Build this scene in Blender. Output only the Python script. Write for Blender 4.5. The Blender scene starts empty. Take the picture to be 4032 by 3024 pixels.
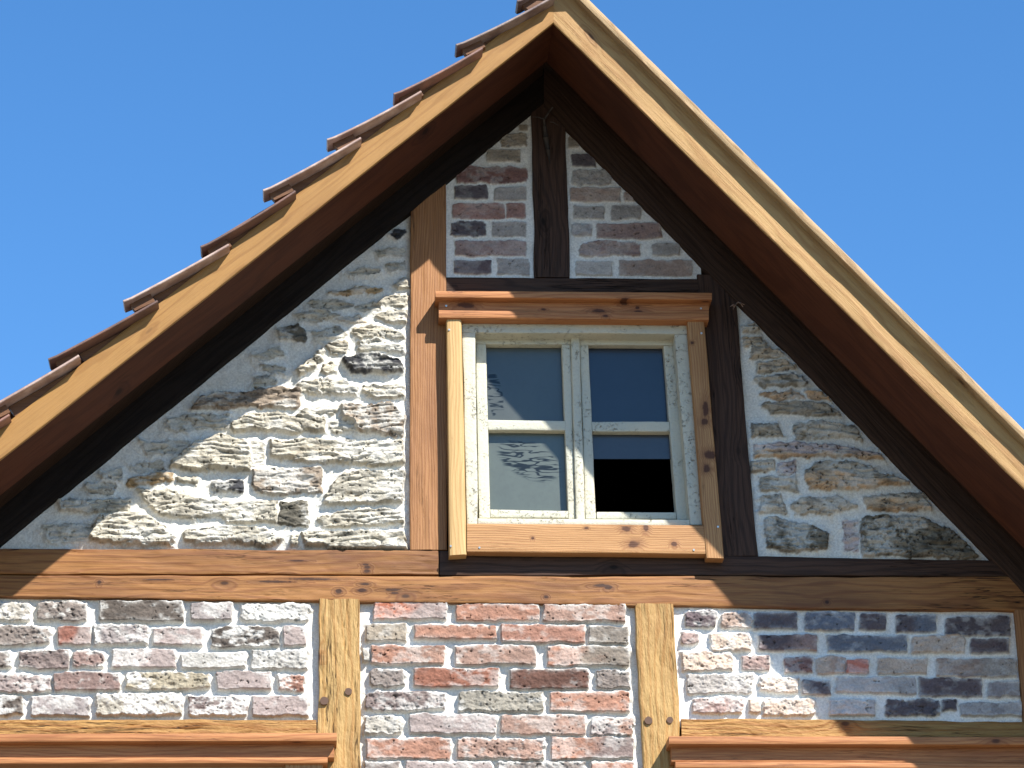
import bpy, math, random
import numpy as np
from mathutils import Matrix, Vector
random.seed(7)
R = math.radians
scene = bpy.context.scene

# ------------------------------------------------------------------ camera
FPX, PITCH, YAW, ROLL = 11500.0, R(22.246), R(4.059), R(-0.859)
CX, CY = 2016.0, 1512.0
WALL = 8.8                                   # camera to timber face, metres
CAM = np.array([0.0, -WALL, 1.6])
F = np.array([math.sin(YAW)*math.cos(PITCH), math.cos(YAW)*math.cos(PITCH), math.sin(PITCH)])
R0 = np.array([math.cos(YAW), -math.sin(YAW), 0.0]); U0 = np.cross(R0, F)
RT = math.cos(ROLL)*R0 + math.sin(ROLL)*U0
UP = -math.sin(ROLL)*R0 + math.cos(ROLL)*U0
cd = bpy.data.cameras.new('camera'); cam = bpy.data.objects.new('camera', cd)
scene.collection.objects.link(cam)
cd.sensor_width = 36.0; cd.lens = FPX/4032*36.0; cd.clip_start = 0.1; cd.clip_end = 5000
M = Matrix(((RT[0], UP[0], -F[0], CAM[0]), (RT[1], UP[1], -F[1], CAM[1]), (RT[2], UP[2], -F[2], CAM[2]), (0, 0, 0, 1)))
cam.matrix_world = M
scene.camera = cam

def at(px, py, Y=0.0):
    """measured point of the gable (photo pixels) on the vertical plane y = Y -> (x, z)"""
    r = F*FPX + RT*(px-CX) - UP*(py-CY)
    t = (Y + WALL)/r[1]
    return np.array([CAM[0]+r[0]*t, CAM[2]+r[2]*t])

# ------------------------------------------------------------------ light
A_ = at(2180, 90, -0.5); P_ = at(1690, 1025, 0.0)
L = np.array([P_[0]-A_[0], 0.5, P_[1]-A_[1]]); L /= np.linalg.norm(L)
elev = math.asin(-L[2]); azim = math.atan2(-L[0], -L[1])     # azimuth of the sun, clockwise from +y
sd = bpy.data.lights.new('sun', 'SUN'); sun = bpy.data.objects.new('sun', sd)
scene.collection.objects.link(sun)
sd.energy = 5.0; sd.angle = R(0.53); sd.color = (1.0, 0.955, 0.88)
sun.rotation_euler = Vector(L).to_track_quat('-Z', 'Y').to_euler(); sun.location = (5, -8, 12)
w = bpy.data.worlds.new('World'); scene.world = w; w.use_nodes = True
nt = w.node_tree; bg = nt.nodes['Background']
sky = nt.nodes.new('ShaderNodeTexSky'); sky.sky_type = 'NISHITA'; sky.sun_disc = False
sky.sun_elevation = elev; sky.sun_rotation = azim
sky.altitude = 300; sky.air_density = 1.0; sky.dust_density = 0.0; sky.ozone_density = 4.5
hs = nt.nodes.new('ShaderNodeHueSaturation'); hs.inputs['Saturation'].default_value = 1.2
nt.links.new(sky.outputs['Color'], hs.inputs['Color']); nt.links.new(hs.outputs['Color'], bg.inputs['Color'])
bg.inputs['Strength'].default_value = 0.115
scene.view_settings.view_transform = 'Standard'; scene.view_settings.look = 'None'
scene.view_settings.exposure = 1.0; scene.view_settings.gamma = 1.0

# ------------------------------------------------------------------ noise in numpy
def _h(ix, iy, s):
    n = (ix.astype(np.int64)*374761393 + iy.astype(np.int64)*668265263 + int(s)*974634777) & 0xffffffff
    n = ((n ^ (n >> 13))*1274126177) & 0xffffffff
    n = (n ^ (n >> 16)) & 0xffffffff
    return n/4294967295.0
def vn(x, y, s=0):
    ix = np.floor(x); iy = np.floor(y); fx = x-ix; fy = y-iy
    fx = fx*fx*(3-2*fx); fy = fy*fy*(3-2*fy)
    a = _h(ix, iy, s); b = _h(ix+1, iy, s); c = _h(ix, iy+1, s); d = _h(ix+1, iy+1, s)
    return (a*(1-fx)+b*fx)*(1-fy)+(c*(1-fx)+d*fx)*fy
def fbm(x, y, s=0, o=4, g=0.5):
    t = 0; a = 1.0; n = 0
    for k in range(o):
        t = t + a*vn(x*2**k+17.3*k, y*2**k-9.1*k, s+k*31); n += a; a *= g
    return t/n
def sst(x, a, b):
    t = np.clip((x-a)/(b-a), 0, 1); return t*t*(3-2*t)
def sdf(px, pz, P):
    P = np.asarray(P, float); n = len(P)
    d = np.full(px.shape, 1e9); s = np.ones(px.shape)
    for i in range(n):
        a = P[i]; b = P[i-1]
        ex, ez = b-a; wx = px-a[0]; wz = pz-a[1]
        t = np.clip((wx*ex+wz*ez)/(ex*ex+ez*ez+1e-12), 0, 1)
        d = np.minimum(d, (wx-ex*t)**2+(wz-ez*t)**2)
        c1 = pz >= a[1]; c2 = pz < b[1]; c3 = ex*wz > ez*wx
        f = (c1 & c2 & c3) | (~c1 & ~c2 & ~c3)
        s = np.where(f, -s, s)
    return s*np.sqrt(d)
def lin(c):
    return np.array([(v/255/12.92 if v/255 <= .04045 else ((v/255+.055)/1.055)**2.4) for v in c])

# ------------------------------------------------------------------ scene helpers
def link(o, parent=None):
    scene.collection.objects.link(o)
    if parent: o.parent = parent
    return o
def mesh_obj(name, verts, faces, mat, parent=None, smooth=True, uv=None):
    me = bpy.data.meshes.new(name)
    me.from_pydata([tuple(map(float, v)) for v in verts], [], [tuple(int(i) for i in f) for f in faces])
    if uv is not None:
        ul = me.uv_layers.new(name='UVMap')
        idx = np.empty(len(me.loops), dtype=np.int32); me.loops.foreach_get('vertex_index', idx)
        ul.data.foreach_set('uv', np.asarray(uv, dtype=np.float32)[idx].ravel())
    if smooth: me.polygons.foreach_set('use_smooth', np.ones(len(me.polygons), dtype=bool))
    me.materials.append(mat); me.update()
    return link(bpy.data.objects.new(name, me), parent)

class Geo:
    """collects solids into one mesh (with uv along the grain)"""
    def __init__(s): s.v = []; s.f = []; s.u = []
    def add(s, v, f, u):
        o = len(s.v); s.v += list(v); s.u += list(u); s.f += [tuple(i+o for i in q) for q in f]
    def build(s, name, mat, parent=None, smooth=True):
        return mesh_obj(name, s.v, s.f, mat, parent, smooth, s.u)

SEED = [0]
def plank_geo(g, quad, y0, y1, amp=0.0008, edge=0.0012, bev=0.004, step=0.012, world=False, yend=None, cracks=0.0, bow=0.0, y1e=None):
    """sawn timber: quad a,b (one long edge), c,d (the other); a->b and d->c run along the grain.
    front face at y0 (y0 at a, yend at b), back at y1."""
    SEED[0] += 1; sd_ = SEED[0]
    ye = y0 if yend is None else yend
    if world: a, b, c, d = [np.array(p, float) for p in quad]
    else: a, b, c, d = at(*quad[0], y0), at(*quad[1], ye), at(*quad[2], ye), at(*quad[3], y0)
    Lg = 0.5*(np.linalg.norm(b-a)+np.linalg.norm(c-d)); W = 0.5*(np.linalg.norm(d-a)+np.linalg.norm(c-b))
    bev = min(bev, W*0.25)
    nu = max(2, int(Lg/step)); nv = max(3, int(W/step*1.6))
    vs = [(0, 1), (0, bev), (bev*0.3/W, bev*0.3)]
    vs += [(t, 0) for t in np.linspace(bev/W, 1-bev/W, nv)]
    vs += [(1-bev*0.3/W, bev*0.3), (1, bev), (1, 1)]
    m = len(vs)
    off = (random.random()*40, random.random()*40)
    V = []; UVs = []
    T = np.linspace(0, 1, nu+1)
    for i, t in enumerate(T):
        ux = t*Lg
        for j, (v, dp) in enumerate(vs):
            e0 = (fbm(np.array(ux*6.), np.array(1.5), sd_, 3)-.5)*2*edge*2
            e1 = (fbm(np.array(ux*6.), np.array(7.5), sd_+5, 3)-.5)*2*edge*2
            vv = v + ((1-v)*e0 + v*e1)/W
            p = (a*(1-t)+b*t)*(1-vv)+(d*(1-t)+c*t)*vv
            yf = y0*(1-t)+ye*t
            if dp == 1: y = y1 if y1e is None else y1*(1-t)+y1e*t
            else:
                n = (fbm(np.array(ux*9.), np.array(v*W*30), sd_+9, 4)-.5)*2*amp*2
                cr = 0
                if cracks:
                    r = fbm(np.array(ux*2.2), np.array(v*W*45), sd_+77, 3)
                    cr = cracks*max(0, 1-abs(r-.5)/.025)
                y = yf + dp + float(n) + cr
                if bow: y += bow*math.sin(math.pi*t)
            V.append((p[0], y, p[1]))
            UVs.append((ux+off[0], v*W+(0.1 if dp == 1 else dp)*(1 if v > .5 else -1)+off[1]))
    Fc = []
    for i in range(nu):
        for j in range(m-1):
            Fc.append((i*m+j, i*m+j+1, (i+1)*m+j+1, (i+1)*m+j))
        Fc.append((i*m+m-1, i*m, (i+1)*m, (i+1)*m+m-1))
    # end caps with their own vertices
    for i in (0, nu):
        o = len(V)
        for j in range(m):
            p = V[i*m+j]; V.append(p); UVs.append((off[0]+(p[1]-y0)*.25+5, UVs[i*m+j][1]))
        Fc.append(tuple(range(o, o+m)) if i else tuple(range(o+m-1, o-1, -1)))
    g.add(V, Fc, UVs)
def plank(name, quad, y0, y1, mat, parent, **k):
    g = Geo(); plank_geo(g, quad, y0, y1, **k); o = g.build(name, mat, parent)
    fix_normals(o); return o
def fix_normals(o):
    import bmesh
    bm = bmesh.new(); bm.from_mesh(o.data); bmesh.ops.recalc_face_normals(bm, faces=bm.faces[:])
    bm.to_mesh(o.data); bm.free()
    o.data.set_sharp_from_angle(angle=R(33))
def box_geo(g, x0, x1, y0, y1, z0, z1):
    v = [(x, y, z) for x in (x0, x1) for y in (y0, y1) for z in (z0, z1)]
    f = [(0, 1, 3, 2), (4, 6, 7, 5), (0, 4, 5, 1), (2, 3, 7, 6), (0, 2, 6, 4), (1, 5, 7, 3)]
    # separate faces so that shading stays crisp
    V = []; FF = []; UVs = []
    for q in f:
        o = len(V); V += [v[i] for i in q]; FF.append((o, o+1, o+2, o+3))
        UVs += [(v[i][0]+v[i][1], v[i][2]) for i in q]
    g.add(V, FF, UVs)
def poly_geo(g, pts, y0, y1):
    """prism of an (x,z) outline between y0 and y1"""
    n = len(pts); V = []; FF = []; UVs = []
    for y in (y0, y1):
        o = len(V); V += [(p[0], y, p[1]) for p in pts]; UVs += [(p[0], p[1]) for p in pts]
        FF.append(tuple(range(o, o+n)))
    for i in range(n):
        p, q = pts[i], pts[(i+1) % n]; o = len(V)
        V += [(p[0], y0, p[1]), (q[0], y0, q[1]), (q[0], y1, q[1]), (p[0], y1, p[1])]
        UVs += [(p[0], p[1]), (q[0], q[1]), (q[0], q[1]+y1-y0), (p[0], p[1]+y1-y0)]
        FF.append((o, o+1, o+2, o+3))
    g.add(V, FF, UVs)

# ------------------------------------------------------------------ materials
class N:
    def __init__(s, name):
        s.m = bpy.data.materials.new(name); s.m.use_nodes = True; s.t = s.m.node_tree
        s.b = s.t.nodes['Principled BSDF']
    def n(s, typ, **k):
        x = s.t.nodes.new(typ)
        for a, b in k.items():
            if a.startswith('_'): x.inputs[a[1:].replace('_', ' ')].default_value = b
            else: setattr(x, a, b)
        return x
    def l(s, a, b): s.t.links.new(a, b)
    def math(s, op, a, b=None, c=None, clamp=False):
        x = s.t.nodes.new('ShaderNodeMath'); x.operation = op; x.use_clamp = clamp
        for i, v in enumerate((a, b, c)):
            if v is None: continue
            if hasattr(v, 'links') or hasattr(v, 'is_linked'): s.l(v, x.inputs[i])
            else: x.inputs[i].default_value = v
        return x.outputs[0]
    def step(s, v, lo, hi, a=0.0, b=1.0):
        x = s.t.nodes.new('ShaderNodeMapRange'); x.interpolation_type = 'SMOOTHSTEP'
        s.l(v, x.inputs['Value'])
        x.inputs['From Min'].default_value = lo; x.inputs['From Max'].default_value = hi
        x.inputs['To Min'].default_value = a; x.inputs['To Max'].default_value = b
        return x.outputs[0]
    def mix(s, f, a, b, blend='MIX'):
        x = s.t.nodes.new('ShaderNodeMix'); x.data_type = 'RGBA'; x.blend_type = blend
        for inp, v in ((x.inputs[0], f), (x.inputs[6], a), (x.inputs[7], b)):
            if hasattr(v, 'is_linked'): s.l(v, inp)
            elif isinstance(v, (int, float)): inp.default_value = v
            else: inp.default_value = (*v, 1) if len(v) == 3 else v
        return x.outputs[2]
    def vec(s, src, sx, sy, sz=1.0, loc=(0, 0, 0)):
        x = s.t.nodes.new('ShaderNodeMapping'); s.l(src, x.inputs['Vector'])
        x.inputs['Scale'].default_value = (sx, sy, sz); x.inputs['Location'].default_value = loc
        return x.outputs[0]
    def noise(s, vec, scale=1.0, detail=4.0, rough=0.5, dist=0.0):
        x = s.t.nodes.new('ShaderNodeTexNoise'); s.l(vec, x.inputs['Vector'])
        x.inputs['Scale'].default_value = scale; x.inputs['Detail'].default_value = detail
        x.inputs['Roughness'].default_value = rough; x.inputs['Distortion'].default_value = dist
        return x.outputs['Fac']

def wood(name, base, light, dark, knots=0.75, crack=0.5, rough=0.62, bump=0.5, stain=0.25, rings=38.0, hewn=0.0, spec=0.35, spots=(), streak=0.6):
    """timber with grain running along uv.x; all measures in metres"""
    m = N(name); uv = m.n('ShaderNodeTexCoord').outputs['UV']
    # knots: one voronoi cell here and there
    kv = m.vec(uv, 7.0, 13.0)
    vo = m.n('ShaderNodeTexVoronoi', feature='F1'); vo.voronoi_dimensions = '2D'; m.l(kv, vo.inputs['Vector']); vo.inputs['Scale'].default_value = 1.0
    sep = m.n('ShaderNodeSeparateColor'); m.l(vo.outputs['Color'], sep.inputs[0])
    gate = m.step(sep.outputs[0], 1-(1-knots)*0.45, 1-(1-knots)*0.45+0.01)
    kn = m.math('MULTIPLY', m.step(vo.outputs['Distance'], 0.05, 0.13, 0.85, 0), gate)
    halo = m.math('MULTIPLY', m.step(vo.outputs['Distance'], 0.05, 0.5, 1, 0), gate)
    pos = m.n('ShaderNodeNewGeometry').outputs['Position']
    if spots:
        sp = m.n('ShaderNodeSeparateXYZ'); m.l(pos, sp.inputs[0]); wn = m.noise(pos, 60.0, 3.0, 0.6)
        for (sx_, sz_, rx_, rz_) in spots:
            dx = m.math('DIVIDE', m.math('SUBTRACT', sp.outputs[0], sx_), rx_); dz = m.math('DIVIDE', m.math('SUBTRACT', sp.outputs[2], sz_), rz_)
            dd = m.math('SQRT', m.math('ADD', m.math('MULTIPLY', dx, dx), m.math('MULTIPLY', dz, dz)))
            dd = m.math('ADD', dd, m.math('MULTIPLY', m.math('SUBTRACT', wn, 0.5), 1.2))
            kn = m.math('MAXIMUM', kn, m.step(dd, 0.6, 1.1, 0.9, 0)); halo = m.math('MAXIMUM', halo, m.step(dd, 0.8, 2.6, 1, 0))
    # rings
    wob = m.noise(m.vec(uv, 1.3, 7.0), 1.0, 3.0, 0.55)
    sx = m.n('ShaderNodeSeparateXYZ'); m.l(uv, sx.inputs[0])
    t = m.math('MULTIPLY', sx.outputs[1], rings)
    t = m.math('ADD', t, m.math('MULTIPLY', wob, 7.0))
    t = m.math('ADD', t, m.math('MULTIPLY', halo, 1.6))
    ring = m.math('FRACT', t)
    ring = m.step(m.math('ABSOLUTE', m.math('SUBTRACT', ring, 0.5)), 0.12, 0.5)
    fib = m.noise(m.vec(uv, 6.0, 260.0), 1.0, 4.0, 0.65)
    fib2 = m.noise(m.vec(uv, 14.0, 700.0), 1.0, 2.0, 0.6)
    big = m.noise(m.vec(uv, 1.1, 5.0, loc=(3, 3, 0)), 1.0, 4.0, 0.6)
    c = m.mix(m.step(ring, 0.1, 1.0, 0.0, 0.65), light, [v*0.88 for v in base])
    c = m.mix(m.step(fib, 0.42, 0.72, 0.0, streak), c, [v*0.5 for v in base])
    c = m.mix(m.step(big, 0.45, 0.75, 0.0, stain), c, dark)
    c = m.mix(m.step(big, 0.2, 0.42, 0.4, 0.0), c, light)
    # cracks: thin dark lines
    cn = m.noise(m.vec(uv, 2.0, 55.0, loc=(9, 1, 0)), 1.0, 4.0, 0.6, 0.2)
    line = m.step(m.math('ABSOLUTE', m.math('SUBTRACT', cn, 0.5)), 0.0, 0.018, 1, 0)
    where = m.step(m.noise(m.vec(uv, 1.5, 12.0, loc=(1, 7, 0)), 1.0, 2.0), 0.5, 0.62)
    cr = m.math('MULTIPLY', m.math('MULTIPLY', line, where), crack)
    # tool marks / flecks
    fl = m.noise(m.vec(uv, 35.0, 140.0, loc=(5, 2, 0)), 1.0, 3.0, 0.6)
    flm = m.step(fl, 0.63, 0.74, 0.0, 0.35+hewn*0.3)
    dk = [v*0.22 for v in dark]
    c = m.mix(flm, c, dark)
    c = m.mix(m.math('MULTIPLY', halo, 0.45), c, dark)
    c = m.mix(kn, c, [v*0.45 for v in dark])
    c = m.mix(cr, c, dk)
    m.l(c, m.b.inputs['Base Color'])
    m.b.inputs['Roughness'].default_value = rough; m.b.inputs['Specular IOR Level'].default_value = spec
    h = m.math('MULTIPLY', ring, 0.35)
    h = m.math('ADD', h, m.math('MULTIPLY', fib, 0.9))
    h = m.math('ADD', h, m.math('MULTIPLY', fib2, 0.35))
    h = m.math('SUBTRACT', h, m.math('MULTIPLY', cr, 2.0))
    h = m.math('SUBTRACT', h, m.math('MULTIPLY', fl, 0.5+hewn*2))
    if hewn:
        h = m.math('ADD', h, m.math('MULTIPLY', m.noise(m.vec(uv, 12.0, 45.0), 1.0, 3.0), 2.5*hewn))
    bp = m.n('ShaderNodeBump'); bp.inputs['Strength'].default_value = bump; bp.inputs['Distance'].default_value = 0.0022
    m.l(h, bp.inputs['Height']); m.l(bp.outputs[0], m.b.inputs['Normal'])
    return m.m
def alb(c, k=0.45): return [float(v) for v in lin(c)*k*np.array([1.0, .94, .80])]

W_beam  = wood('old_beam_wood', alb((186, 120, 72)), alb((216, 156, 96)), alb((106, 60, 38)), 0.88, 1.0, stain=0.6, streak=0.6, spots=[(*at(a, b, 0), rx, rz) for a, b, rx, rz in
    [(1446, 2232, .013, .006), (1444, 2247, .010, .006), (1440, 2222, .012, .004), (1436, 2300, .016, .005), (1425, 2325, .018, .007), (1333, 2328, .012, .009), (1545, 2322, .030, .005), (1555, 2335, .014, .004),
     (390, 2293, .007, .008), (2370, 2305, .030, .006), (2395, 2312, .015, .009), (2145, 2240, .010, .012), (1170, 2207, .030, .003), (620, 2282, .05, .003), (1080, 2290, .06, .004), (1230, 2280, .08, .004), (2150, 2350, .008, .006), (3256, 2370, .008, .007), (3245, 2226, .008, .006)]])
W_post  = wood('post_wood', alb((200, 134, 86)), alb((222, 164, 112)), alb((128, 74, 48)), 0.88, 0.8, rings=110, streak=0.55, stain=0.4)
W_yel   = wood('hewn_yellow_wood', alb((236, 180, 106)), alb((248, 208, 142)), alb((158, 98, 48)), 0.90, 1.0, hewn=1.0, bump=0.8, streak=0.45, stain=0.35)
W_lint  = wood('hewn_lintel_wood', alb((212, 145, 78)), alb((235, 185, 115)), alb((130, 75, 38)), 0.86, 0.9, hewn=1.0, bump=0.9)
W_dark  = wood('dark_stained_and_shaded_wood', alb((45, 34, 31), 1.4), alb((64, 48, 42), 1.4), alb((28, 22, 21), 1.4), 0.84, 0.8, bump=0.7, rough=0.7, spec=0.2)
W_raft  = wood('dark_rafter_wood', alb((46, 34, 29), 1.4), alb((58, 43, 36), 1.4), alb((27, 21, 19), 1.4), 0.9, 0.7, bump=0.5, rough=0.75, spec=0.2)
W_barL  = wood('barge_board_wood', alb((202, 148, 84)), alb((216, 166, 100)), alb((158, 104, 54)), 0.9, 0.1, bump=0.45, rings=16, stain=0.3, streak=0.35)
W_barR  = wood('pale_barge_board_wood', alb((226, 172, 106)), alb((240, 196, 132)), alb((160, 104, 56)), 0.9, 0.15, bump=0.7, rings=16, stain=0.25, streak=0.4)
W_lip   = wood('verge_trim_wood', alb((216, 174, 124)), alb((238, 206, 162)), alb((136, 94, 64)), 0.9, 0.3, bump=0.5, rings=20, stain=0.3)
W_raftL = wood('shaded_rafter_wood', alb((24, 20, 19), 1.2), alb((32, 26, 24), 1.2), alb((16, 13, 13), 1.2), 0.9, 0.4, bump=0.5, rough=0.8, spec=0.15)  # near-black copy of the rafter wood: shade under the left overhang as colour
W_soff  = wood('reddish_soffit_wood', alb((97, 54, 37)), alb((110, 64, 44)), alb((56, 32, 24)), 0.9, 0.1, bump=0.2, rough=0.7, rings=14, stain=0.35, spec=0.15)
W_sheath = wood('roof_sheathing_wood', alb((60, 46, 40), .6), alb((70, 54, 46), .6), alb((45, 34, 30), .6), 0.9, 0.1, bump=0.3, rough=0.8, spec=0.1)
W_trimL = wood('pale_casing_wood', alb((244, 196, 132), .52), alb((252, 216, 158), .52), alb((205, 145, 88), .5), 0.88, 0.05, bump=0.3, rings=90, stain=0.25, streak=0.45)
TRIMC = (alb((210, 148, 98), .54), alb((230, 180, 128), .54), alb((140, 82, 52), .5))
W_trim  = wood('casing_wood', *TRIMC, 0.86, 0.15, bump=0.3, rings=55, stain=0.3)
def sp_(L_): return [(*at(a, b, -.045), rx, rz) for a, b, rx, rz in L_]
W_sill  = wood('sill_wood', *TRIMC, 0.99, 0.4, bump=0.4, rings=120, stain=0.4, streak=0.55, spots=sp_([(2495, 2142, .022, .013), (2655, 2141, .010, .009), (2468, 2080, .016, .010), (2543, 2078, .010, .014), (2310, 2078, .007, .004), (2098, 2118, .005, .005)]))
W_trimR = wood('right_casing_wood', *TRIMC, 0.99, 0.4, bump=0.4, rings=130, stain=0.4, streak=0.6, spots=sp_([(2775, 1660, .013, .013), (2778, 1610, .010, .030), (2795, 1790, .020, .016), (2782, 1845, .012, .016), (2725, 1350, .006, .006)]))
W_hood  = wood('orange_hood_wood', alb((198, 126, 80), .62), alb((220, 156, 106), .62), alb((130, 74, 48), .6), 0.84, 0.4, bump=0.35, rings=70, stain=0.45, streak=0.7, spots=[(*at(a, b, -.05), rx, rz) for a, b, rx, rz in [(2357, 1223, .024, .009), (2455, 1193, .014, .007), (2510, 1210, .008, .006), (2385, 1248, .01, .006), (1835, 1200, .03, .012), (1790, 1156, .016, .006), (2140, 1216, .01, .004), (2560, 2990, .01, .01)]])

def masonry_material(name, rough=0.9, fine=0.35):
    m = N(name); at_ = m.n('ShaderNodeAttribute', attribute_name='Col')
    pos = m.n('ShaderNodeNewGeometry').outputs['Position']
    n1 = m.noise(pos, 160.0, 4.0, 0.65); n2 = m.noise(pos, 420.0, 3.0, 0.6)
    v = m.step(n1, 0.25, 0.75, 0.80, 1.16)
    cc = m.n('ShaderNodeCombineColor')
    for i in range(3): m.l(v, cc.inputs[i])
    c = m.mix(1.0, at_.outputs['Color'], cc.outputs[0], 'MULTIPLY')
    m.l(c, m.b.inputs['Base Color']); m.b.inputs['Roughness'].default_value = rough
    m.b.inputs['Specular IOR Level'].default_value = 0.2
    h = m.math('ADD', n1, m.math('MULTIPLY', n2, 0.4))
    bp = m.n('ShaderNodeBump'); bp.inputs['Strength'].default_value = fine; bp.inputs['Distance'].default_value = 0.003
    m.l(h, bp.inputs['Height']); m.l(bp.outputs[0], m.b.inputs['Normal'])
    return m.m
MASON = masonry_material('brick_and_mortar'); STONE = masonry_material('rubble_stone_and_mortar', fine=0.8)

def tile_material(name, base, second):
    m = N(name); pos = m.n('ShaderNodeNewGeometry').outputs['Position']
    n1 = m.noise(pos, 14.0, 5.0, 0.6); n2 = m.noise(pos, 180.0, 4.0, 0.6)
    c = m.mix(m.step(n1, 0.35, 0.65), base, second)
    c = m.mix(m.step(n2, 0.5, 0.75, 0, 0.5), c, [v*0.5 for v in base])
    m.l(c, m.b.inputs['Base Color']); m.b.inputs['Roughness'].default_value = 0.6
    bp = m.n('ShaderNodeBump'); bp.inputs['Strength'].default_value = 0.4; bp.inputs['Distance'].default_value = 0.002
    m.l(n2, bp.inputs['Height']); m.l(bp.outputs[0], m.b.inputs['Normal'])
    return m.m
TILES = [tile_material('pale_clay_tile', (0.50, 0.37, 0.31), (0.30, 0.19, 0.15)),
         tile_material('brown_clay_tile', (0.17, 0.085, 0.06), (0.11, 0.06, 0.045)),
         tile_material('reddish_clay_tile', (0.33, 0.16, 0.11), (0.18, 0.10, 0.08)),
         tile_material('weathered_dark_clay_tile', (0.14, 0.09, 0.08), (0.28, 0.21, 0.18))]

def paint_material(name):
    m = N(name); pos = m.n('ShaderNodeNewGeometry').outputs['Position']
    n1 = m.noise(m.vec(pos, 1, 1, 1), 28.0, 6.0, 0.7, 0.4); n2 = m.noise(pos, 120.0, 4.0, 0.65)
    big = m.noise(pos, 5.0, 3.0, 0.5)
    c = m.mix(m.step(big, 0.3, 0.7), (0.53, 0.50, 0.39), (0.46, 0.46, 0.38))
    c = m.mix(m.step(n2, 0.5, 0.72, 0, 0.5), c, (0.36, 0.345, 0.27))
    n3 = m.noise(pos, 9.0, 3.0, 0.6)
    chips = m.math('MULTIPLY', m.step(m.math('ABSOLUTE', m.math('SUBTRACT', n1, 0.5)), 0.003, 0.016, 0.9, 0), m.math('MULTIPLY', m.step(n2, 0.46, 0.58), m.step(n3, 0.44, 0.58)))
    peel = m.step(n1, 0.70, 0.72)
    c = m.mix(peel, c, (0.24, 0.22, 0.19)); c = m.mix(chips, c, (0.13, 0.12, 0.10))
    m.l(c, m.b.inputs['Base Color']); m.b.inputs['Roughness'].default_value = 0.6; m.b.inputs['Specular IOR Level'].default_value = 0.3
    h = m.math('SUBTRACT', m.math('MULTIPLY', n2, 0.9), m.math('ADD', m.math('MULTIPLY', chips, 1.5), peel))
    bp = m.n('ShaderNodeBump'); bp.inputs['Strength'].default_value = 0.8; bp.inputs['Distance'].default_value = 0.0025
    m.l(h, bp.inputs['Height']); m.l(bp.outputs[0], m.b.inputs['Normal'])
    return m.m
PAINT = paint_material('peeling_cream_paint')

def glass_material(name, film, rough, marks):
    """old glazing with a dusty film that scatters the sun and mirrors the blue sky"""
    m = N(name); pos = m.n('ShaderNodeNewGeometry').outputs['Position']
    n1 = m.noise(pos, 9.0, 5.0, 0.6); n2 = m.noise(pos, 90.0, 4.0, 0.6)
    c = m.mix(m.step(n1, 0.3, 0.7), [v*0.8 for v in film], film)
    c = m.mix(m.step(n2, 0.45, 0.75, 0, 0.35), c, [v*0.6 for v in film])
    if marks is not None:
        p0, p1, sz, cx, cz, rx, rz = marks
        v = m.vec(pos, 1, 1, 1)
        mp = m.n('ShaderNodeMapping'); m.l(pos, mp.inputs['Vector']); mp.inputs['Rotation'].default_value = (0, R(-28), 0)
        mp.inputs['Scale'].default_value = (13, 1, 62)
        s1 = m.noise(mp.outputs[0], 1.0, 1.5, 0.5, 0.7)
        lines = m.step(m.math('ABSOLUTE', m.math('SUBTRACT', s1, 0.5)), 0.02, 0.07, 1, 0)
        sep = m.n('ShaderNodeSeparateXYZ'); m.l(pos, sep.inputs[0])
        dx = m.math('DIVIDE', m.math('SUBTRACT', sep.outputs[0], cx), rx)
        dz = m.math('DIVIDE', m.math('SUBTRACT', sep.outputs[2], cz), rz)
        dz = m.math('ADD', dz, m.math('MULTIPLY', dx, 0.45))
        dd = m.math('ADD', m.math('MULTIPLY', dx, dx), m.math('MULTIPLY', dz, dz))
        area = m.step(m.math('ADD', dd, m.math('MULTIPLY', n1, 0.6)), 0.9, 1.35, 1, 0)
        mk = m.math('MULTIPLY', lines, area)
        c = m.mix(mk, c, (0.008, 0.012, 0.015)); spk = m.math('SUBTRACT', 0.75, m.math('MULTIPLY', mk, 0.5))
        ro = m.math('SUBTRACT', rough, m.math('MULTIPLY', mk, 0.1))
    m.l(c, m.b.inputs['Base Color'])
    m.b.inputs['Roughness'].default_value = rough; m.b.inputs['Specular IOR Level'].default_value = 1.0 if marks else 0.5
    if marks is not None: m.l(ro, m.b.inputs['Roughness']); m.l(spk, m.b.inputs['Specular IOR Level'])
    
    m.b.inputs['Coat Weight'].default_value = 0.25; m.b.inputs['Coat Roughness'].default_value = 0.05
    return m.m

def plain(name, col, rough=0.8, metal=0.0):
    m = N(name); pos = m.n('ShaderNodeNewGeometry').outputs['Position']
    n1 = m.noise(pos, 6.0, 5.0, 0.6)
    c = m.mix(m.step(n1, 0.3, 0.7, 0, 1), [v*0.8 for v in col], [min(1, v*1.15) for v in col])
    m.l(c, m.b.inputs['Base Color']); m.b.inputs['Roughness'].default_value = rough; m.b.inputs['Metallic'].default_value = metal
    return m.m

# ------------------------------------------------------------------ the house root
house = bpy.data.objects.new('timber_framed_house', None); link(house)
house.location = (0, 0, 0)
house['label'] = 'timber framed gable house with brick and rubble infill and a tiled steep roof'
house['category'] = 'house'

# ------------------------------------------------------------------ masonry panels
def conv(o, s, pts, Y):
    return [at(o[0]+s*p[0], o[1]+s*p[1], Y) for p in pts]
def smooth_poly(P, r):
    c = np.mean(P, axis=0); out = []
    for p in P:
        d = c-p; n = np.linalg.norm(d); out.append(p+d/n*min(r*1.35, n*.4))
    return out

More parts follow.
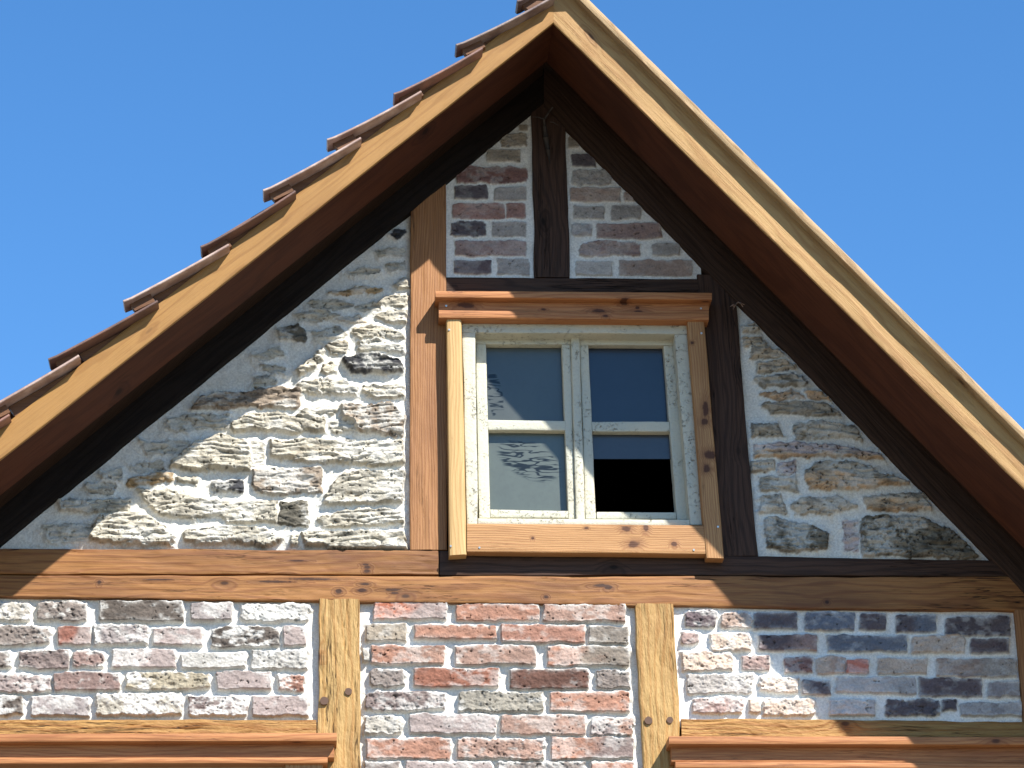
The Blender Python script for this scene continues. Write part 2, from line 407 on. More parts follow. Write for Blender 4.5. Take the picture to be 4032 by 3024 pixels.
def panel(name, region, units, label, base_y=0.026, res=0.0021, stone=False, mortar=(0.80, 0.775, 0.71), mat=None, seed=0, smear=0.35, hb=0.024, collar=0.015):
    """region: outline px (plane y=base); units: list of (polygon in world xz, albedo, kind, opts)"""
    Rg = [at(p[0], p[1], base_y) for p in region]
    xs = [p[0] for p in Rg]; zs = [p[1] for p in Rg]; pad = 0.02
    gx = np.arange(min(xs)-pad, max(xs)+pad, res); gz = np.arange(min(zs)-pad, max(zs)+pad, res)
    X, Z = np.meshgrid(gx, gz)                       # rows: z
    rs = sdf(X, Z, Rg)
    mo = (fbm(X*28, Z*34, seed+1, 5, .55)-.5)
    H = mo*0.006 + 0.0005 + (vn(X*9, Z*13, seed+44)-.5)*(.006 if stone else .003)
    edge_rise = sst(rs, -0.022, -0.004)
    H = H*(1-0.6*edge_rise)
    mcol = np.array(mortar)[None, None, :]*np.ones(X.shape+(3,))
    mv = fbm(X*11, Z*14, seed+2, 4)
    mcol = mcol*(0.90+0.16*mv)[..., None]
    dust = sst(fbm(X*7, Z*10, seed+4, 4), .58, .75)*0.35
    mcol = mcol*(1-dust[..., None]) + dust[..., None]*np.array([0.62, 0.57, 0.48])
    C = mcol.copy()
    wx = (fbm(X*22, Z*22, seed+5, 3)-.5); wz = (fbm(X*22, Z*22, seed+6, 3)-.5)
    fx = (fbm(X*90, Z*90, seed+7, 2)-.5); fz = (fbm(X*90, Z*90, seed+8, 2)-.5)
    for ui, (P, col, kind, op) in enumerate(units):
        sd_ = seed*100+ui*7+3
        rng = random.Random(sd_)
        P = np.array(P); mg = 0.03
        i0 = np.searchsorted(gx, P[:, 0].min()-mg); i1 = np.searchsorted(gx, P[:, 0].max()+mg)
        j0 = np.searchsorted(gz, P[:, 1].min()-mg); j1 = np.searchsorted(gz, P[:, 1].max()+mg)
        if i1-i0 < 3 or j1-j0 < 3: continue
        sl = (slice(j0, j1), slice(i0, i1)); x = X[sl]; z = Z[sl]
        if kind == 's':
            wa, fa, r, ed, hh, am = 0.011, 0.0055, 0.003, 0.009, op.get('h', 0.016)*1.5, 0.011
        else:
            wa, fa, r, ed, hh, am = 0.005, 0.0022, 0.005, 0.0032, hb, 0.0035
            if op.get('rough'): wa, fa, am = 0.007, 0.0045, 0.0065
        d = sdf(x+wx[sl]*wa*2+fx[sl]*fa*2, z+wz[sl]*wa*2+fz[sl]*fa*2, smooth_poly(P, r)) - r - (0.004 if kind == 's' else 0)
        s = sst(-d, -0.001, ed)
        if kind == 's':
            st = fbm(x*22, z*62, sd_, 4, .5); bl = fbm(x*50, z*70, sd_+3, 3, .5)
            ph = rng.uniform(0, 9); sl_ = rng.uniform(-.12, .12)
            lay = (z + x*sl_)*rng.uniform(34, 52) + (fbm(x*9, z*22, sd_+9, 3)-.5)*2.4 + ph
            led = 1-np.abs((lay % 1.0)-.5)*2                       # bedding ledges, open below
            crev = sst(led, .22, .02)*sst(fbm(x*14, z*30, sd_+19, 3), .42, .58)
            hgt = hh + (st-.5)*am*1.5 + (bl-.5)*am*.5 + (led-.5)*.0035 - crev*.005
            pp = op.get('pit', 0)
            pit = sst(fbm(x*95, z*120, sd_+5, 3, .6), .70-pp*.07, .80-pp*.05)
            hgt = hgt - pit*0.008
        else:
            tx = rng.uniform(-1, 1)*.010; tz = rng.uniform(-1, 1)*.02; c0 = P.mean(axis=0)
            st = fbm(x*40, z*60, sd_, 5, .6); bl = fbm(x*110, z*130, sd_+3, 3, .6)
            hgt = hh + rng.uniform(-.002, .002) + (x-c0[0])*tx + (z-c0[1])*tz + (st-.5)*am*2.2 + (bl-.5)*am*.7
            pit = sst(fbm(x*85, z*110, sd_+5, 3, .6), .745-(0.06 if op.get('rough') else 0), .80)
            hgt = hgt - pit*0.005
        # mortar climbing on to the edge of the unit
        climb = np.exp(-np.clip(d, 0, 1)/(0.011 if kind == 's' else 0.006))*(0.010 if kind == 's' else 0.004)*(0.4+fbm(x*18, z*18, sd_+8, 2))
        up_ = sst((z-P[:, 1].mean())/(np.ptp(P[:, 1])*.5+1e-6) + .35*(x-P[:, 0].mean())/(np.ptp(P[:, 0])*.5+1e-6), .35, .9)
        if kind != 's': climb = climb*.35 + np.exp(-np.clip(d, 0, 1)/0.0055)*collar*up_*(0.35+1.1*fbm(x*16, z*16, sd_+18, 2))
        base = H[sl]+climb
        H[sl] = base*(1-s) + np.maximum(hgt, base*0.4)*s
        # colour of the unit
        col = np.array(col)
        a = fbm(x*13, z*22, sd_+11, 4); b = fbm(x*45, z*70, sd_+12, 4); c2 = fbm(x*9, z*9, sd_+13, 3)
        cc = (col*.88+col.mean()*.12)[None, None, :]*(0.62+0.50*a+0.30*fbm(x*30, z*75, sd_+31, 3))[..., None]
        if op.get('c2') is not None:
            k = sst((x-P[:, 0].min())/(np.ptp(P[:, 0])+1e-6)+(a-.5)*.5, .35, .65) if op.get('dir', 'x') == 'x' else sst((P[:, 1].max()-z)/(np.ptp(P[:, 1])+1e-6)+(a-.5)*.7, .45, .8)
            cc = cc*(1-k[..., None]) + k[..., None]*np.array(op['c2'])*(0.74+0.52*a)[..., None]
        if kind == 's':
            dk = sst(b, .60-op.get('pit', 0)*.06, .72)*op.get('dk', .5)
            cc = cc*(1-dk[..., None]) + dk[..., None]*col*np.array([.26, .25, .24])
            cc = cc*(1-pit[..., None]*.8) + pit[..., None]*.8*np.array([.05, .045, .04])
            cc = cc*(1-crev[..., None]*.32)*(1-.38*sst(fbm(x*34, z*80, sd_+41, 4), .5, .68))[..., None]
            lime = sst(c2+(b-.5)*.6, .48, .70)*op.get('lime', .6)
            yel = sst(fbm(x*20, z*40, sd_+21, 3), .62, .78)*.2
            cc = cc*(1-yel[..., None]) + yel[..., None]*np.array([.42, .31, .17])*min(1.0, float(col.mean())*2)
        else:
            dk = sst(b, .60, .74)*(.55 if op.get('rough') else .25)
            cc = cc*(1-dk[..., None]) + dk[..., None]*col*.38
            cc = cc*(1-pit[..., None]*.7) + pit[..., None]*.7*col*.22
            lime = sst(c2+(b-.5)*.7, .5, .72)*smear*(1.5 if op.get('rough') else 1)
            lime = np.clip(lime + np.exp(d/0.0045)*up_*collar*75*sst(a+b, .8, 1.15) + np.exp(d/0.006)*0.45*sst(b, .35, .6)*(1 if smear > .2 else .5), 0, .9)
        lm = np.array(mortar)*.93
        cc = cc*(1-lime[..., None]) + lime[..., None]*lm
        sc = sst(-d, -0.002, 0.003)[..., None]
        C[sl] = C[sl]*(1-sc) + cc*sc
    H = H*(1-sst(rs, -0.006, 0.004)*0.9)
    Y = base_y - H
    nz, nx = X.shape
    keep = rs < 0.012
    idx = -np.ones(X.shape, dtype=np.int64); idx[keep] = np.arange(keep.sum())
    V = np.stack([X[keep], Y[keep], Z[keep]], 1)
    q = keep[:-1, :-1] & keep[1:, :-1] & keep[:-1, 1:] & keep[1:, 1:]
    a = idx[:-1, :-1][q]; b = idx[:-1, 1:][q]; c = idx[1:, 1:][q]; d = idx[1:, :-1][q]
    Fq = np.stack([a, b, c, d], 1)
    me = bpy.data.meshes.new(name)
    me.vertices.add(len(V)); me.vertices.foreach_set('co', V.astype(np.float32).ravel())
    me.loops.add(Fq.size); me.loops.foreach_set('vertex_index', Fq.astype(np.int32).ravel())
    me.polygons.add(len(Fq)); me.polygons.foreach_set('loop_start', (np.arange(len(Fq))*4).astype(np.int32))
    me.polygons.foreach_set('loop_total', np.full(len(Fq), 4, dtype=np.int32))
    me.update(calc_edges=True); me.validate()
    me.polygons.foreach_set('use_smooth', np.ones(len(me.polygons), dtype=bool))
    ca = me.color_attributes.new('Col', 'FLOAT_COLOR', 'POINT')
    rgba = np.ones((len(V), 4), dtype=np.float32); rgba[:, :3] = np.clip(C[keep], 0, 1)
    ca.data.foreach_set('color', rgba.ravel())
    me.materials.append(mat or MASON)
    o = link(bpy.data.objects.new(name, me), house)
    o['label'] = label
    return o

LIT = dict(g=(165, 150, 140), dg=(122, 110, 100), lg=(188, 175, 170), w=(222, 216, 205), lp=(200, 180, 172), gp=(162, 142, 135),
           p=(168, 138, 128), y=(205, 190, 160), cr=(206, 196, 176), R=(224, 132, 94), r=(208, 150, 122), rp=(196, 156, 136),
           ro=(198, 142, 118), R2=(182, 118, 92), dr=(125, 88, 74), tan=(202, 184, 160), tg=(165, 152, 138), red=(182, 118, 98),
           yg=(184, 175, 158), b=(214, 204, 188), k=(95, 88, 82), s=(214, 205, 184), sb=(168, 150, 130), so=(200, 165, 115), sd=(120, 114, 100), sk=(78, 78, 82))
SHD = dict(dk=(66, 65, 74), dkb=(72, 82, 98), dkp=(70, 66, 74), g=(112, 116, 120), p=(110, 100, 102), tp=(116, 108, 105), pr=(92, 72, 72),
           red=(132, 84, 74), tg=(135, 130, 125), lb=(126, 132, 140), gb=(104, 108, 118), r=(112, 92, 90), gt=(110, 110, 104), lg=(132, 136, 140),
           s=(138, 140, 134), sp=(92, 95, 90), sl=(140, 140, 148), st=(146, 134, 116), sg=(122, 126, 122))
def rects(o, s, rows, pal, k, Y=0.008, rough=()):
    out = []
    for r in rows:
        x0, y0, x1, y1, c = r[:5]; op = dict(r[5]) if len(r) > 5 else {}
        rng = random.Random(int(x0*3+y0*7)); j = lambda: rng.uniform(-5, 5)
        ch = rng.uniform(0, 14) if op.get('rough') else rng.uniform(0, 5)
        pts = [(x0+j()*.5, y0+ch+j()*.6), (x0+(x1-x0)*.12, y0+j()*.4), (x0+(x1-x0)*.85, y0+j()*.8), (x1+j()*.5, y0+ch+j()*.6),
               (x1+j()*.6, y1-ch+j()*.5), (x0+(x1-x0)*.8, y1+j()*.5), (x0+(x1-x0)*.15, y1+j()*.5), (x0+j()*.6, y1-ch+j()*.5)]
        if 'c2' in op: op['c2'] = [float(v) for v in lin(pal[op['c2']])*k]
        out.append((conv(o, s, pts, Y), [float(v) for v in lin(pal[c])*k], 'b', op))
    return out
def stones(o, s, polys, pal, k, Y=0.0, **base):
    out = []
    for c, pts, *op in polys:
        d = dict(base)
        if op: d.update(op[0])
        if 'c2' in d: d['c2'] = [float(v) for v in lin(pal[d['c2']])*k]
        out.append((conv(o, s, pts, Y), [float(v) for v in lin(pal[c])*k], 's', d))
    return out
RO = {'rough': 1}; S1 = 0.6028
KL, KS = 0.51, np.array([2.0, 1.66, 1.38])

# --- lower left brick panel
A = (0, 2000)
u = rects(A, S1, [
 (-80, 622, 190, 735, 'b', RO), (235, 612, 565, 735, 'g', RO), (640, 610, 1205, 735, 'dg'), (1240, 620, 1525, 732, 'lg'), (1565, 628, 2020, 735, 'w', RO),
 (-80, 775, 325, 892, 'g', RO), (370, 770, 598, 892, 'red', {'c2': 'lp'}), (604, 765, 970, 888, 'lg', RO), (990, 787, 1320, 888, 'lp'), (1370, 780, 1824, 908, 'dg', RO), (1849, 765, 1999, 905, 'lp'),
 (-80, 930, 80, 1045, 'g', RO), (115, 932, 450, 1045, 'gp', RO), (465, 932, 680, 1045, 'p', RO), (725, 925, 1155, 1042, 'lp'), (1180, 945, 1610, 1045, 'w'), (1635, 930, 2010, 1050, 'w', RO),
 (-80, 1090, 340, 1200, 'lp', RO), (350, 1075, 785, 1192, 'p'), (815, 1080, 1375, 1187, 'y', RO), (1410, 1072, 1775, 1187, 'lp'), (1809, 1087, 1994, 1198, 'ro', RO),
 (-80, 1225, 155, 1345, 'dg', RO), (195, 1235, 590, 1355, 'lg'), (625, 1220, 1195, 1347, 'cr', RO), (1225, 1232, 1620, 1355, 'gp', RO), (1640, 1230, 2019, 1355, 'lp')], LIT, KL)
panel('brick_panel', [(-60, 2335), (1262, 2350), (1247, 2850), (-60, 2850)], u, 'lower left infill of grey and pinkish weathered bricks in white mortar', seed=11, smear=0.5, mortar=(0.64, 0.62, 0.575))
# --- lower middle
B = (1000, 2000)
u = rects(B, S1, [
 (775, 618, 1265, 724, 'R', {'c2': 'lp'}), (1310, 628, 1869, 735, 'r'), (1884, 635, 2429, 738, 'rp'),
 (725, 757, 1000, 867, 'tan'), (1040, 767, 1590, 856, 'r'), (1610, 768, 2169, 877, 'ro'), (2179, 775, 2449, 882, 'tg'),
 (712, 912, 750, 1010, 'b'), (762, 900, 1250, 1017, 'r', {'c2': 'rp'}), (1305, 902, 1844, 1022, 'rp'), (1909, 905, 2459, 1027, 'r', {'c2': 'tg'}),
 (755, 1050, 985, 1167, 'g', RO), (1035, 1050, 1600, 1163, 'R2'), (1664, 1055, 2189, 1178, 'dr'), (2234, 1060, 2459, 1182, 'g', RO),
 (720, 1200, 1255, 1322, 'gp', RO), (1330, 1202, 1894, 1325, 'yg', RO), (1929, 1206, 2459, 1327, 'r'),
 (715, 1360, 975, 1472, 'b', RO), (1010, 1352, 1590, 1472, 'lp'), (1610, 1355, 2174, 1477, 'rp'), (2199, 1366, 2479, 1487, 'lp', {'rough': 1, 'c2': 'rp'}),
 (725, 1505, 1295, 1637, 'r'), (1325, 1510, 1904, 1637, 'rp', RO), (1939, 1502, 2484, 1640, 'r', {'c2': 'gp'}),
 (715, 1660, 955, 1780, 'g'), (982, 1660, 1561, 1785, 'lp'), (1590, 1660, 2170, 1785, 'g', RO), (2200, 1660, 2490, 1785, 'r')], LIT, KL)
panel('brick_panel', [(1415, 2355), (2505, 2368), (2545, 3110), (1415, 3110)], u, 'middle infill of salmon red bricks between the two yellow posts', seed=12, smear=0.28, mortar=(0.64, 0.62, 0.575))
# --- lower right
Fc = (3032, 2024)
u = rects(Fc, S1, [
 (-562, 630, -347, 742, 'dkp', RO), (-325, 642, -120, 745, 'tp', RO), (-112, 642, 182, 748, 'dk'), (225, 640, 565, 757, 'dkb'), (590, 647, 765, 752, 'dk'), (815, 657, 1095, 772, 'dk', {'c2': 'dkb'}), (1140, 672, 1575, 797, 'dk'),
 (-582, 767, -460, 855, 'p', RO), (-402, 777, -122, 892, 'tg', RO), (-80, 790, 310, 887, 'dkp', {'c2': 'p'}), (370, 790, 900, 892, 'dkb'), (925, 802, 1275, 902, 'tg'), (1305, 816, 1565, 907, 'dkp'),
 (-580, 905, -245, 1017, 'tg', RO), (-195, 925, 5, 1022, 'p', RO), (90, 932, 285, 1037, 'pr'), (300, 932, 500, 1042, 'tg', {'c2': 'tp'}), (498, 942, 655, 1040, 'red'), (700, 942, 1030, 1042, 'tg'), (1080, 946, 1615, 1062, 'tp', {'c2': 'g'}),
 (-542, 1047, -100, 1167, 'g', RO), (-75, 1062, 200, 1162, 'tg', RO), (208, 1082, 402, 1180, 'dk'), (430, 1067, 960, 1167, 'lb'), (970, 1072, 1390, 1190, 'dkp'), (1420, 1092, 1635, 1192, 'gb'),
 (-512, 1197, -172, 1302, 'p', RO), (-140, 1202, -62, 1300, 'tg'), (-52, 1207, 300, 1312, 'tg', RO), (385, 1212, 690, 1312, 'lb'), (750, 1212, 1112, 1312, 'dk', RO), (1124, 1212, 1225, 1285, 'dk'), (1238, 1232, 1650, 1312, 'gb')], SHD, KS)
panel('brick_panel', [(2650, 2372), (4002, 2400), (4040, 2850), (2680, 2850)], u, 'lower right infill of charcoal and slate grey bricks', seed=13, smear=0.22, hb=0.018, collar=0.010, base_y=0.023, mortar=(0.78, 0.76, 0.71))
# --- upper triangles
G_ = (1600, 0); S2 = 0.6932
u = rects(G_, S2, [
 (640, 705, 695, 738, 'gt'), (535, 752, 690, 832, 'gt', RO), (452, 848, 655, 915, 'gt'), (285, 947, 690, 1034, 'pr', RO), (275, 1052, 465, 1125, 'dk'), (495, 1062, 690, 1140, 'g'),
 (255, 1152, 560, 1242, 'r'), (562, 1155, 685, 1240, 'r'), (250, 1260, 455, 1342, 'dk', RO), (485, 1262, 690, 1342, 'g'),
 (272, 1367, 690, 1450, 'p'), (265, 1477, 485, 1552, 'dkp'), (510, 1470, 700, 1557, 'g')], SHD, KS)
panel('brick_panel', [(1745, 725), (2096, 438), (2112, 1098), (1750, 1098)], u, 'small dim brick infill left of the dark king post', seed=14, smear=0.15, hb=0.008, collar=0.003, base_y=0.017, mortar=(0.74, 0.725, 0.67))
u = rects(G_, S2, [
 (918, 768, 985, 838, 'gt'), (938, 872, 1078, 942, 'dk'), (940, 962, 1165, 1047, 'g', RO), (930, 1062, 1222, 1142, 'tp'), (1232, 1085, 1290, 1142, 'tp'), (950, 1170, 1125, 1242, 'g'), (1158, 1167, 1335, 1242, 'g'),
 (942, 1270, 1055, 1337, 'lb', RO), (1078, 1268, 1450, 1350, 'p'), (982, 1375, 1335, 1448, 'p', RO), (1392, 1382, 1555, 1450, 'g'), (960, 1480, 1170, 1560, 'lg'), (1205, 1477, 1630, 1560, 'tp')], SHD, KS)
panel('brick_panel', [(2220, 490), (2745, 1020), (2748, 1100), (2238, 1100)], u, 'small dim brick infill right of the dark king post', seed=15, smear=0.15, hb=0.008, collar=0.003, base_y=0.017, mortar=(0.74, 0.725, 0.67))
# --- rubble panels
J = (0, 1512); SJ = 0.9114; K = (1000, 1000)
u = stones(J, SJ, [
 ('s', [(585, 445), (640, 455), (760, 450), (880, 480), (960, 505), (1195, 500), (1200, 592), (1000, 588), (940, 562), (820, 570), (700, 555), (640, 520)]),
 ('sd', [(1212, 500), (1330, 500), (1337, 610), (1208, 597)]),
 ('sb', [(1085, 365), (1380, 350), (1392, 450), (1300, 465), (1150, 470), (1090, 430)]),
 ('s', [(1405, 470), (1490, 370), (1752, 370), (1747, 500), (1450, 520), (1395, 510)], {'h': .021}),
 ('s', [(1160, 240), (1742, 235), (1747, 330), (1650, 345), (1400, 335), (1170, 310)], {'h': .022}),
 ('s', [(800, 270), (880, 230), (960, 208), (1080, 250), (1075, 370), (940, 367), (860, 362), (740, 352), (740, 330)], {'h': .024}),
 ('s', [(1095, 235), (1137, 250), (1122, 335), (1090, 342)], {'h': .01}),
 ('sk', [(920, 420), (1050, 410), (1045, 460), (930, 457)]),
 ('so', [(545, 407), (700, 383), (747, 388), (740, 417), (550, 432)], {'dk': .3}), ('s', [(755, 400), (860, 393), (850, 427), (760, 422)]),
 ('s', [(420, 572), (600, 548), (690, 590), (765, 650), (740, 682), (640, 692), (480, 682), (380, 657)], {'h': .026}),
 ('s', [(800, 630), (930, 612), (1150, 620), (1220, 660), (1170, 692), (1000, 688), (850, 682), (800, 662)], {'h': .024, 'dk': .4}),
 ('s', [(1300, 640), (1500, 628), (1742, 636), (1757, 702), (1500, 704), (1320, 692)], {'h': .024, 'dk': .5}),
 ('s', [(1370, 580), (1500, 545), (1600, 528), (1747, 545), (1742, 592), (1600, 602), (1390, 602)], {'dk': .5}),
 ('s', [(1252, 648), (1290, 650), (1290, 697), (1255, 697)]),
 ('s', [(250, 493), (565, 493), (562, 547), (380, 547), (260, 532)]), ('s', [(180, 610), (400, 598), (360, 662), (200, 667)], {'h': .01}),
 ('s', [(430, 373), (520, 368), (520, 402), (440, 402)], {'h': .008}), ('s', [(370, 430), (500, 420), (490, 462), (380, 462)], {'h': .008}),
 ('s', [(1000, 160), (1080, 128), (1250, 123), (1400, 140), (1412, 197), (1300, 207), (1100, 192), (1010, 197)], {'h': .022}),
 ('sb', [(1470, 90), (1700, 78), (1747, 130), (1742, 217), (1640, 207), (1550, 192), (1480, 150)], {'h': .025}),
 ('s', [(1300, 112), (1400, 78), (1460, 110), (1440, 127), (1320, 124)], {'dk': .3}),
 ('s', [(730, 140), (980, 120), (1000, 180), (900, 182), (720, 187)], {'h': .01}), ('s', [(600, 240), (830, 235), (780, 290), (640, 300)], {'h': .008}),
 ('s', [(1425, 160), (1535, 160), (1542, 202), (1440, 197)]),
 ('sb', [(870, 40), (1292, 8), (1297, 92), (1140, 97), (830, 92)], {'h': .018, 'dk': .4}),
 ('s', [(560, 340), (700, 330), (720, 370), (600, 372)], {'h': .006})], LIT, 0.68)
u += stones(K, S1, [
 ('sk', [(585, 668), (700, 638), (830, 648), (962, 690), (972, 752), (820, 772), (650, 752)], {'h': .024}),
 ('s', [(680, 570), (800, 548), (982, 580), (987, 612), (850, 622), (690, 612)]), ('s', [(640, 490), (760, 458), (870, 470), (977, 500), (972, 532), (800, 542), (650, 532)]),
 ('s', [(460, 590), (540, 538), (612, 580), (607, 632), (480, 642)]), ('s', [(800, 400), (900, 348), (1002, 358), (1002, 432), (850, 432)]),
 ('s', [(820, 320), (870, 258), (1002, 258), (1002, 322), (900, 332)]), ('s', [(920, 190), (990, 143), (1010, 160), (1010, 212), (940, 217)]),
 ('s', [(450, 700), (530, 678), (542, 762), (470, 792), (430, 762)]), ('s', [(285, 752), (340, 700), (440, 608), (442, 662), (380, 742), (300, 782)], {'h': .022}),
 ('s', [(290, 828), (420, 818), (437, 860), (437, 892), (300, 892)]), ('s', [(443, 822), (600, 808), (682, 850), (672, 902), (450, 892)]),
 ('s', [(720, 850), (982, 838), (982, 922), (780, 924), (700, 892)]), ('sd', [(150, 490), (300, 448), (342, 480), (320, 552), (160, 542)], {'h': .012}),
 ('s', [(370, 490), (570, 468), (602, 520), (560, 562), (390, 552)], {'h': .011}), ('s', [(280, 380), (450, 348), (560, 380), (440, 422), (290, 412)], {'h': .01}),
 ('so', [(540, 410), (680, 388), (732, 430), (640, 447)], {'h': .012}), ('so', [(490, 230), (640, 208), (842, 208), (800, 232), (560, 242)], {'h': .01}),
 ('s', [(350, 300), (560, 278), (652, 310), (560, 342), (380, 332)], {'h': .009}), ('s', [(630, 95), (720, 68), (820, 90), (760, 112), (650, 118)], {'h': .008, 'pit': 1}),
 ('s', [(660, 332), (800, 308), (832, 340), (700, 352)], {'h': .01}), ('s', [(0, 800), (140, 778), (152, 842), (0, 862)], {'h': .01}),
 ('s', [(40, 720), (200, 738), (212, 777), (100, 762)], {'h': .01}), ('s', [(0, 640), (150, 598), (202, 640), (60, 692)], {'h': .009}),
 ('sk', [(900, 1520-1659), (930, 1475-1659), (1000, 1480-1659), (950, 1557-1659)], {'h': .01, 'lime': .1}),
 ('s', [(790, 1618-1659), (985, 1612-1659), (975, 1648-1659), (810, 1654-1659)], {'h': .008}),
 ('s', [(870, 60), (990, 40), (1000, 90), (890, 95)], {'h': .008})], LIT, 0.68)
panel('rubble_panel', [(-150, 2262), (1620, 826), (1617, 2172), (-150, 2172)], u, 'pale cream rubble stone infill left of the window', stone=True, mat=STONE, seed=16, base_y=0.030, mortar=(0.68, 0.66, 0.60))
Hc = (3000, 1200)
u = stones(Hc, S1, [
 ('sp', [(20, 1400), (130, 1392), (330, 1430), (442, 1490), (442, 1582), (300, 1602), (30, 1592)], {'pit': 1.6}),
 ('sp', [(650, 1390), (760, 1368), (1000, 1378), (1200, 1450), (1350, 1560), (1400, 1642), (650, 1632), (640, 1500)], {'pit': 1.6}),
 ('sl', [(540, 1400), (622, 1400), (622, 1602), (550, 1602)], {'h': .008, 'dk': .2}),
 ('s', [(190, 1310), (280, 1258), (500, 1253), (622, 1300), (500, 1352), (220, 1357)]),
 ('s', [(670, 1250), (1050, 1228), (1112, 1332), (900, 1347), (680, 1322)], {'c2': 'st', 'dir': 'z'}),
 ('s', [(-10, 1250), (120, 1243), (152, 1352), (0, 1352)]),
 ('sg', [(290, 1100), (330, 1038), (520, 1018), (700, 1060), (960, 1162), (700, 1182), (450, 1202), (310, 1197)], {'c2': 'st', 'dir': 'z', 'h': .02}),
 ('sg', [(-10, 1130), (230, 1123), (247, 1207), (0, 1212)]), ('sl', [(110, 1020), (230, 1020), (230, 1100), (110, 1100)], {'dk': .2}),
 ('sl', [(-60, 910), (300, 898), (560, 920), (750, 960), (802, 1007), (600, 992), (380, 982), (-40, 982)], {'c2': 'st', 'dir': 'z', 'dk': .3}),
 ('sg', [(200, 780), (400, 758), (620, 790), (662, 872), (400, 862), (215, 877)], {'pit': 1}), ('sg', [(-60, 780), (120, 790), (152, 852), (-60, 862)]),
 ('sg', [(0, 640), (400, 638), (512, 712), (350, 722), (60, 700)]), ('st', [(-10, 572), (200, 558), (262, 602), (100, 622)]), ('st', [(280, 560), (400, 558), (432, 602), (300, 612)]),
 ('sp', [(-60, 470), (200, 448), (312, 490), (290, 522), (0, 524)]), ('s', [(-60, 1020), (80, 1020), (90, 1080), (-60, 1085)]),
 ('s', [(-40, 370), (150, 358), (222, 410), (100, 432), (-40, 424)]), ('s', [(-60, 290), (110, 278), (152, 330), (-60, 342)]),
 ('s', [(-120, 216), (0, 210), (30, 268), (-110, 272)]), ('s', [(-130, 118), (-45, 112), (-20, 166), (-125, 170)])], SHD, KS, pit=.4)
panel('rubble_panel', [(2896, 1180), (3925, 2212), (2985, 2212)], u, 'triangular grey rubble stone infill right of the window', stone=True, mat=STONE, seed=17, base_y=0.020, mortar=(0.72, 0.705, 0.64))

# ------------------------------------------------------------------ timber frame
def tb(name, quad, y0, mat, label=None, y1=0.12, **k):
    o = plank(name, quad, y0, y1, mat, house, **k)
    if label: o['label'] = label
    return o
tb('sole_beam', [(-250, 2264), (4250, 2271), (4250, 2409), (-250, 2344)], 0.0, W_beam, 'long lower horizontal beam with dark cracks', amp=.0012, cracks=.002, edge=.002, step=.01)
tb('upper_beam', [(-250, 2157), (1728, 2167), (1728, 2263), (-250, 2260)], 0.002, W_beam, 'upper left horizontal beam under the rubble', amp=.0012, cracks=.002, edge=.0018, step=.01)
tb('upper_beam', [(1731, 2167), (4200, 2212), (4200, 2268), (1731, 2263)], 0.003, W_dark, 'dark horizontal beam under the window and right rubble', amp=.0012, cracks=.001, edge=.0018)  # dark wood begins at the casing's shadow edge, so shade is in its colour
tb('post', [(1617, 700), (1613, 2164), (1762, 2164), (1756, 620)], 0.001, W_post, 'brown post left of the upper window', amp=.0012, edge=.0018, cracks=.001, step=.01)
tb('post', [(2088, 330), (2106, 1091), (2243, 1091), (2224, 380)], 0.002, W_dark, 'dark king post in the peak', amp=.0015, edge=.0025, cracks=.003)
tb('post', [(2746, 1080), (2830, 2188), (2984, 2188), (2890, 1090)], 0.002, W_dark, 'dark leaning post right of the upper window', amp=.0012, edge=.0018, cracks=.001)
tb('collar_beam', [(1758, 1090), (2760, 1098), (2765, 1260), (1758, 1250)], 0.004, W_dark, 'dark collar beam above the window', amp=.001, edge=.0018)
tb('post', [(1262, 2357), (1242, 3400), (1416, 3400), (1420, 2358)], -0.002, W_yel, 'yellow hewn post at lower left', amp=.0025, edge=.004, cracks=.004, step=.008)
tb('post', [(2499, 2375), (2552, 3400), (2702, 3400), (2655, 2378)], -0.002, W_yel, 'yellow hewn post at lower right', amp=.0025, edge=.003, cracks=.002, step=.008)
tb('post', [(3996, 2402), (4078, 3400), (4260, 3400), (4150, 2405)], 0.0, W_post, 'brown post at the right edge')
tb('lintel', [(-250, 2838), (1246, 2832), (1246, 2960), (-250, 2965)], 0.0, W_lint, 'hewn lintel over the lower left window', amp=.003, edge=.003, cracks=.003, step=.008)
tb('lintel', [(2684, 2828), (4200, 2840), (4200, 2970), (2684, 2962)], 0.0, W_lint, 'hewn lintel over the lower right window', amp=.003, edge=.003, cracks=.003, step=.008)
# gable rafters against the wall (lower edge = top of the masonry)
def off_up(p, k): return (p[0], p[1]-k)
mL0, mL1 = (2158, 391), (-300, 2385); mR0, mR1 = (2142, 415), (5300, 3614)
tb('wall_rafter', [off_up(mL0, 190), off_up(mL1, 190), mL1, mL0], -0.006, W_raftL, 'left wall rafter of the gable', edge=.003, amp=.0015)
tb('wall_rafter', [off_up(mR0, 212), off_up(mR1, 212), mR1, mR0], -0.008, W_raft, 'right wall rafter of the gable', edge=.003, amp=.0015)
# ------------------------------------------------------------------ peg ends on the yellow posts
dkw = plain('peg_end_wood', (0.09, 0.045, 0.025), 0.7)
def disc(g, c, r, y0, y1, n=14):
    poly_geo(g, [(c[0]+r*math.cos(a)*random.uniform(.92, 1.08), c[1]+r*math.sin(a)*random.uniform(.92, 1.08)) for a in [2*math.pi*i/n for i in range(n)]], y0, y1)
for px, py, r in ((1277, 2760, .0135), (1372, 2724, .0115), (2553, 2838, .0125), (2637, 2836, .0105)):
    g = Geo(); disc(g, at(px, py, -.004), r, -.008, .03); fix_normals(g.build('peg', dkw, house, smooth=False))

